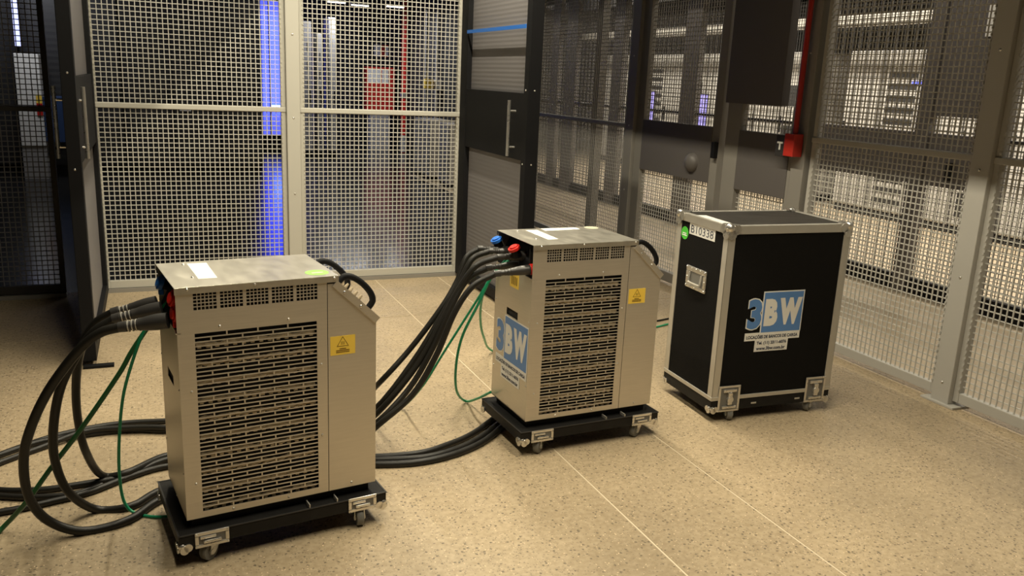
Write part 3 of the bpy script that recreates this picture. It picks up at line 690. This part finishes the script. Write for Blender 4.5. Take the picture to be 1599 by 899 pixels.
    st = box(x0, x0+.089, y, 0, z0, z0+.068).build('warning_sticker', 'yellow', t)
    tri = MB(); cx = x0+.044; cz = z0+.030; r_ = .022
    P3 = [Vector((cx-r_, 0, cz)), Vector((cx+r_, 0, cz)), Vector((cx, 0, cz+r_*1.65))]; ce = sum(P3, Vector())/3
    for i in range(3):
        a, b = P3[i], P3[(i+1) % 3]; ia, ib = a+(ce-a)*.16, b+(ce-b)*.16; tri.add([(v.x, y-.0004, v.z) for v in (a, b, ib, ia)], [(0,1,2,3)])
    for k in (-1, 0, 1): tri.box(cx+k*.005-.0010, cx+k*.005+.0010, y-.0004, y-.0003, cz+.006, cz+.018)
    tri.build('warning_triangle', 'brown', st)
    m = MB()
    for k in range(3): m.box(cx-.024+.004*(k == 0)*3, cx+.024-.004*(k == 0)*3, y-.0004, y-.0003, cz-.010-.006*k, cz-.0065-.006*k)
    m.build('printed_text', 'brown', st)
    zt_ = ZT+.0004
    if not second:
        MB().prism([(.094, .336), (.158, .330), (.146, .092), (.088, .098)], 2, ZT, zt_).build('paper_label', 'white', t)
        MB().tube([(.465, .060, ZT), (.465, .060, zt_)], .040, 28).build('round_sticker', 'palegreen', t)['label'] = 'pale green round sticker'
        box(.447, .485, .055, .062, zt_, zt_+.0003).build('printed_text', 'white', t)
    else:
        MB().prism([(.125, .333), (.182, .330), (.174, .107), (.120, .100)], 2, ZT, zt_).build('paper_label', 'white', t)
        MB().prism([(.215, .360), (.400, .356), (.398, .306), (.212, .300)], 2, ZT, zt_).build('paper_label', 'white', t)
        MB().tube([(.475, .335, ZT), (.475, .335, zt_)], .034, 28).build('round_sticker', mat('faded_sticker', (.52, .50, .36), .5), t)['label'] = 'faded round sticker'
        st = box(-.0006, 0, .124, .212, .715, .785).build('warning_sticker', 'yellow', t)
        m = MB()
        for k in range(4): m.box(-.0010, -.0007, .14+.016*k, .148+.016*k, .728, .765)
        m.build('printed_text', 'brown', st)
        logo(t, (-.0002, .243, .369), (0, -1, 0), (0, 0, 1), .985)
    # socket caps and collars
    caps = [((-.020, .335, .902), 'blue', (-.45, 0, .9)), ((-.020, .150, .900), 'red', (-.45, 0, .9))]
    if not second: caps = [((.0, .32, .885), 'blue', (-.9, 0, .35)), ((-.002, .06, .892), 'red', (-.95, -.1, .3)), ((.0, .045, .845), 'red', (-.97, -.1, .1))]
    for c, m, ax in caps:
        ax = Vector(ax).normalized(); c = Vector(c); cp = MB(); cp.cyl(c-ax*.012, ax, .027, .014, 24); cp.cyl(c+ax*.002, ax, .018, .006, 20)
        cp.build('socket_cap', m, t, .0015)['label'] = m+' round socket cap'
        MB().cyl(c-ax*.045+Vector((.0, 0, 0)), ax, .021, .034, 18).build('socket', 'black', t)
        if not second: box(c.x-.004, c.x+.012, c.y-.008, c.y+.008, c.z-.045, c.z).build('cap_strap', m, t, .002)
    return t

U1 = (.0413, 2.7008); R1 = .1335; U2 = (1.445, 3.1372); R2 = .0482
dolly('black caster board with silver latches under the left load bank', U1, R1)
dolly('scuffed black caster board on visible wheels under the middle load bank', U2, R2, True)
load_bank('stainless steel load bank at the left, large slotted grille, green sticker on lid', U1, R1, False)
load_bank('stainless steel load bank in the middle with 3BW sign on its left side', U2, R2, True)

# ================================================================ FLIGHT CASE
FW, FD, F0, FT = .713, .461, .118, .983
t = thing('flight_case', 'black flight case with aluminium edges, 3BW sign and B10338 label', 'case', (2.468, 3.1866, 0), -.0496, local=True)
fc = t
box(.004, FW-.004, .004, FD-.004, F0+.002, FT-.008).build('case_body', 'carpet', t)
box(.03, FW-.03, .03, FD-.03, FT-.008, FT-.0035).build('case_top', 'casetop', t)
ew = .040; th = .0022
def angle(name, pts, parent=t):
    m = MB()
    for b in pts: m.box(*b)
    return m.build(name, 'alu', parent, .0012)
for (cx, sx) in ((0, 1), (FW, -1)):
    for (cy, sy) in ((0, 1), (FD, -1)):
        xa, xb = sorted((cx, cx+sx*ew)); xc, xd = sorted((cx, cx+sx*(th+.002)))
        ya, yb = sorted((cy, cy+sy*(th+.002))); yc, yd = sorted((cy, cy+sy*ew))
        angle('corner_profile', [(xa, xb, ya, yb, F0+.012, FT-.02), (xc, xd, yc, yd, F0+.012, FT-.02)])
z0, z1 = FT-ew, FT
angle('top_profile', [(0, FW, -.0005, .004, z0, z1), (0, FW, 0, ew*.8, z1-.003, z1)])
angle('top_profile', [(0, FW, FD-.004, FD+.0005, z0, z1), (0, FW, FD-ew*.8, FD, z1-.003, z1)])
angle('top_profile', [(-.0005, .004, 0, FD, z0, z1), (0, ew*.8, 0, FD, z1-.0032, z1-.0002)])
angle('top_profile', [(FW-.004, FW+.0005, 0, FD, z0, z1), (FW-ew*.8, FW, 0, FD, z1-.0032, z1-.0002)])
angle('bottom_profile', [(-.002, FW+.002, -.003, .004, F0-.006, F0+.013)]); angle('bottom_profile', [(-.002, FW+.002, FD-.004, FD+.003, F0-.006, F0+.013)])
angle('bottom_profile', [(-.003, .004, 0, FD, F0-.006, F0+.013)]); angle('bottom_profile', [(FW-.004, FW+.003, 0, FD, F0-.006, F0+.013)])
for (cx, sx) in ((0, -1), (FW, 1)):
    for (cy, sy) in ((0, -1), (FD, 1)):
        ball_corner(t, (cx, cy, FT), sx, sy, 1, r=.023)
        ball_corner(t, (cx, cy, .080), sx, sy, 1, r=.015, low=True)
box(0, FW, 0, FD, .056, .110).build('base_board', 'dolly', t, .003)
for k, (cx, cy) in enumerate(((.125, .03), (.615, .03), (.115, FD-.05), (.60, FD-.05))): caster(t, cx, cy, .062, (1.25, .6, .2, 2.2)[k], r=.030)
latch(t, .036, .160, .052, .188, -.003, True); latch(t, .555, .677, .056, .192, -.003, True)
for x in (.235, .50): box(x, x+.03, -.002, 0, .078, .086).build('base_bracket', 'alu', t)
# recessed handle on the left side
hp = MB(); a0, a1, b0, b1, e = .149, .331, .617, .730, .026
hp.box(-.004, 0.004, a0, a1, b1-e, b1); hp.box(-.004, .004, a0, a1, b0, b0+e*.8); hp.box(-.004, .004, a0, a0+e, b0+e*.8, b1-e); hp.box(-.004, .004, a1-e, a1, b0+e*.8, b1-e)
hd = hp.build('recessed_handle', 'zinc', t, .004)
box(-.001, .0042, a0+e, a1-e, b0+e*.8, b1-e).build('handle_dish', 'wheel', hd)
hb = MB().tube(catmull([(-.004, a0+e+.012, b1-e-.002), (-.010, a0+e+.012, b0+e+.016), (-.012, a0+e+.022, b0+e+.006), (-.012, a1-e-.022, b0+e+.006), (-.010, a1-e-.012, b0+e+.016), (-.004, a1-e-.012, b1-e-.002)], 4), .0055, 8); hb.build('handle_bail', 'alu', hd, smooth=True)
s = MB()
for y in (.158, .20, .24, .28, .322):
    for z in (b1-.009, b0+.009): s.dome((-.004, y, z), (-1, 0, 0), .006, .0045, 8)
for y in (.160, .320): s.dome((-.004, y, .672), (-1, 0, 0), .006, .0045, 8)
stuff(s.build('rivets', 'zinc', hd, smooth=True))
logo(t, (.2425, .0036, .449), (1, 0, 0), (0, 0, 1), 1.0)
nl = box(.0028, .0038, .115, .345, .886, .944).build('number_label', 'white', t, .0003); nl['label'] = 'white label reading B10338'
text_mesh('printed_number', 'B10338', .200, .038, 'ink', nl, (.0026, .330, .896), (0, -1, 0), (0, 0, 1), off=-.008, th=.0006)
gs = MB().tube([(.0038, .387, .882), (.0028, .387, .882)], .033, 28).build('round_sticker', 'lime', t); gs['label'] = 'green round sticker'
m = MB(); m.box(.0022, .0028, .365, .41, .868, .874); m.box(.0022, .0028, .37, .405, .878, .8835); m.build('printed_text', 'white', gs)
MB().prism([(.022, .318), (.069, .312), (.060, .070), (.010, .062)], 2, FT-.0005, FT+.0008).build('paper_label', 'white', t)

# ================================================================ CABLES
PATH = {
'loopA':[(0.018,2.770,0.817),(-0.117,2.800,0.797),(-0.182,2.820,0.775),(-0.251,2.840,0.712),(-0.343,2.870,0.582),(-0.407,2.900,0.447),(-0.439,2.930,0.327),(-0.439,2.960,0.186),(-0.394,2.990,0.074),(-0.291,2.993,0.013),(-0.149,3.024,0.013),(-0.041,3.149,0.013),(0.146,3.241,0.013),(0.443,3.246,0.013),(0.726,3.213,0.013),(0.933,3.166,0.013),(1.110,3.183,0.013),(1.289,3.265,0.013),(1.459,3.416,0.013),(1.610,3.578,0.013)],
'loopB':[(0.001,2.880,0.829),(-0.138,2.900,0.798),(-0.207,2.910,0.751),(-0.270,2.930,0.658),(-0.321,2.960,0.547),(-0.354,3.000,0.399),(-0.362,3.040,0.265),(-0.334,3.080,0.126),(-0.258,3.143,0.013),(-0.140,3.129,0.013),(-0.040,3.223,0.013),(0.150,3.298,0.013),(0.450,3.294,0.013),(0.735,3.254,0.013),(0.986,3.202,0.013),(1.157,3.236,0.013),(1.303,3.319,0.013),(1.482,3.474,0.013)],
'loopC':[(-0.012,2.980,0.825),(-0.145,3.000,0.793),(-0.202,3.020,0.755),(-0.252,3.040,0.670),(-0.282,3.100,0.538),(-0.294,3.160,0.374),(-0.282,3.220,0.210),(-0.246,3.388,0.030),(-0.154,3.388,0.030),(0.001,3.543,0.013),(0.215,3.509,0.013),(0.463,3.385,0.013),(0.742,3.285,0.013),(0.986,3.248,0.013),(1.147,3.295,0.013),(1.300,3.380,0.013),(1.473,3.534,0.013)],
'a':[(1.471,3.460,0.852),(1.328,3.470,0.862),(1.265,3.460,0.825),(1.216,3.440,0.721),(1.137,3.420,0.607),(1.000,3.420,0.432),(0.865,3.450,0.271),(0.858,3.871,0.013),(0.669,3.775,0.013),(0.381,3.821,0.013),(0.001,3.920,0.013),(-0.218,3.948,0.013),(-0.420,3.899,0.013),(-0.558,3.816,0.013),(-0.722,3.676,0.013)],
'b':[(1.461,3.400,0.856),(1.357,3.410,0.861),(1.274,3.410,0.827),(1.211,3.400,0.716),(1.128,3.390,0.578),(1.012,3.380,0.400),(0.853,3.400,0.189),(0.782,3.661,0.013),(0.594,3.687,0.013),(0.316,3.740,0.013),(-0.001,3.807,0.013),(-0.164,3.864,0.013),(-0.368,3.861,0.013),(-0.513,3.836,0.013),(-0.643,3.744,0.013),(-0.717,3.656,0.030)],
'c':[(1.510,3.300,0.857),(1.364,3.320,0.853),(1.260,3.330,0.813),(1.185,3.340,0.703),(1.112,3.340,0.564),(1.006,3.340,0.378),(0.843,3.360,0.176),(0.758,3.553,0.013),(0.569,3.538,0.013),(0.306,3.640,0.013),(0.007,3.793,0.030),(-0.189,3.853,0.030),(-0.341,3.856,0.030),(-0.506,3.767,0.013),(-0.632,3.666,0.013),(-0.710,3.595,0.013)],
'd':[(1.480,3.330,0.815),(1.323,3.340,0.802),(1.230,3.340,0.755),(1.154,3.330,0.636),(1.071,3.320,0.458),(0.970,3.310,0.296),(0.828,3.300,0.160),(0.723,3.454,0.013),(0.521,3.414,0.013),(0.266,3.493,0.013),(0.000,3.505,0.013),(-0.156,3.395,0.013),(-0.335,3.367,0.013),(-0.465,3.366,0.013),(-0.597,3.408,0.013),(-0.694,3.494,0.013)],
'e':[(1.463,3.170,0.828),(1.302,3.190,0.812),(1.202,3.200,0.759),(1.126,3.200,0.651),(1.052,3.200,0.475),(0.952,3.200,0.309),(0.808,3.220,0.178),(0.703,3.357,0.013),(0.504,3.308,0.013),(0.256,3.386,0.013),(-0.001,3.436,0.013),(-0.155,3.378,0.013),(-0.287,3.292,0.013),(-0.412,3.254,0.013),(-0.513,3.231,0.013),(-0.651,3.218,0.013)],
'f':[(-0.245,3.338,0.013),(-0.330,3.295,0.013),(-0.459,3.305,0.013),(-0.591,3.358,0.013),(-0.682,3.420,0.013)],
'gA':[(0.023,3.080,0.799),(-0.014,3.080,0.755),(-0.052,3.060,0.706),(-0.103,3.050,0.632),(-0.148,3.050,0.554),(-0.269,3.050,0.379),(-0.378,3.060,0.235),(-0.465,3.060,0.116),(-0.555,3.090,0.010),(-0.607,2.937,0.010)],
'gB':[(0.023,3.000,0.820),(-0.014,3.000,0.777),(-0.057,3.000,0.719),(-0.096,3.000,0.624),(-0.137,3.020,0.482),(-0.161,3.050,0.305),(-0.169,3.080,0.157),(-0.159,3.090,0.049),(-0.118,3.072,0.008),(-0.022,3.021,0.008),(0.112,3.057,0.008)],
'g1':[(1.440,3.420,0.818),(1.381,3.420,0.752),(1.316,3.440,0.632),(1.243,3.480,0.484),(1.182,3.520,0.354),(1.118,3.600,0.184),(1.067,3.778,0.008),(0.898,3.638,0.008),(0.699,3.621,0.008),(0.420,3.668,0.008)],
'g2':[(1.439,3.380,0.826),(1.359,3.380,0.751),(1.302,3.400,0.614),(1.254,3.450,0.462),(1.246,3.500,0.308),(1.281,3.580,0.149),(1.400,3.773,0.010),(1.395,3.600,0.089),(1.403,3.450,0.177)],
'g3':[(1.468,3.450,0.810),(1.407,3.500,0.727),(1.405,3.600,0.611),(1.474,3.800,0.440),(1.574,4.000,0.271),(1.835,4.497,0.008),(2.003,4.302,0.008),(2.529,4.483,0.008),(3.146,4.707,0.008),(3.455,4.775,0.008),(4.016,4.635,0.008)],
'k3':[(2.116,4.460,0.008),(2.630,4.671,0.008),(3.226,4.833,0.008),(3.535,4.892,0.008),(4.134,4.780,0.008)],
}
def cable(key, label, r=.0128, m='rubber', plug=None, collar=None, group=None, n=10, plug_m='plug', k=7, bands=False):
    pts = [Vector(q) for q in PATH[key]]
    base = min(pts, key=lambda q: q.z)
    t = thing('power_cable' if plug else 'cable', label, 'cable', (base.x, base.y, 0), group=group)
    if plug:
        a, b = pts[0], pts[1]; c = catmull(pts[1:], k)
        MB().tube(c, r, n).build('cable_run', m, t, smooth=True)
        d = (b-a).normalized(); L_ = (b-a).length
        prof = [(0, plug), (.25, plug*1.02), (.42, plug*.92), (.55, plug*.80), (.62, plug*.80), (.63, plug*.70), (.70, plug*.72), (.71, plug*.62), (.78, plug*.66), (.79, plug*.56), (.88, plug*.60), (.89, r*1.15), (1.06, r*1.06)]
        MB().tube([a+d*L_*u for u, _ in prof], [v for _, v in prof], 16).build('plug', plug_m, t, smooth=True)
        for s_ in (-1, 1):
            pass
        if collar: MB().cyl(a-d*.004, d, plug*1.12, .020, 20).build('collar', collar, t, .001)['label'] = collar+' ring'
        if bands:
            for u in (.66, .745, .835): MB().cyl(a+d*L_*u, d, plug*.735, .0028, 16).build('grey_band', 'alu', t)
    else:
        MB().tube(catmull(pts, k), r, n).build('cable_run', m, t, smooth=True)
    return t
cable('loopA', 'thick black cable in the outermost loop left of the left load bank', .0155, plug=.026, bands=True)
cable('loopB', 'thick black cable in the middle loop left of the left load bank', .0150, plug=.023, bands=True)
cable('loopC', 'thick black cable in the innermost loop left of the left load bank', .0145, plug=.021, bands=True)
cable('a', 'black cable from the plug furthest back on the middle load bank', plug=.018)
cable('b', 'black cable from the second plug from the back on the middle load bank', plug=.018)
cable('c', 'black cable from the large upper plug under the red cap', plug=.023)
cable('d', 'black cable from the lower rear plug on the middle load bank', plug=.018)
cable('e', 'black cable from the red ringed plug on the middle load bank', plug=.021, collar='red')
cable('f', 'short black cable strand on the floor at the left frame edge', .012)
cable('gA', 'thick green cable running from the left load bank to the lower left corner', .0085, 'green2')
cable('gB', 'thin green cable hanging straight down left of the left load bank', .0055, 'green')
cable('g1', 'thin green cable slanting down between the two load banks', .0055, 'green')
cable('g2', 'green cable looping to the floor and onto the middle caster board', .0062, 'green')
cable('g3', 'green cable hanging behind the middle load bank and crossing to the flight case', .0062, 'green')
cable('k3', 'thin black cable on the floor between middle load bank and flight case', .006)
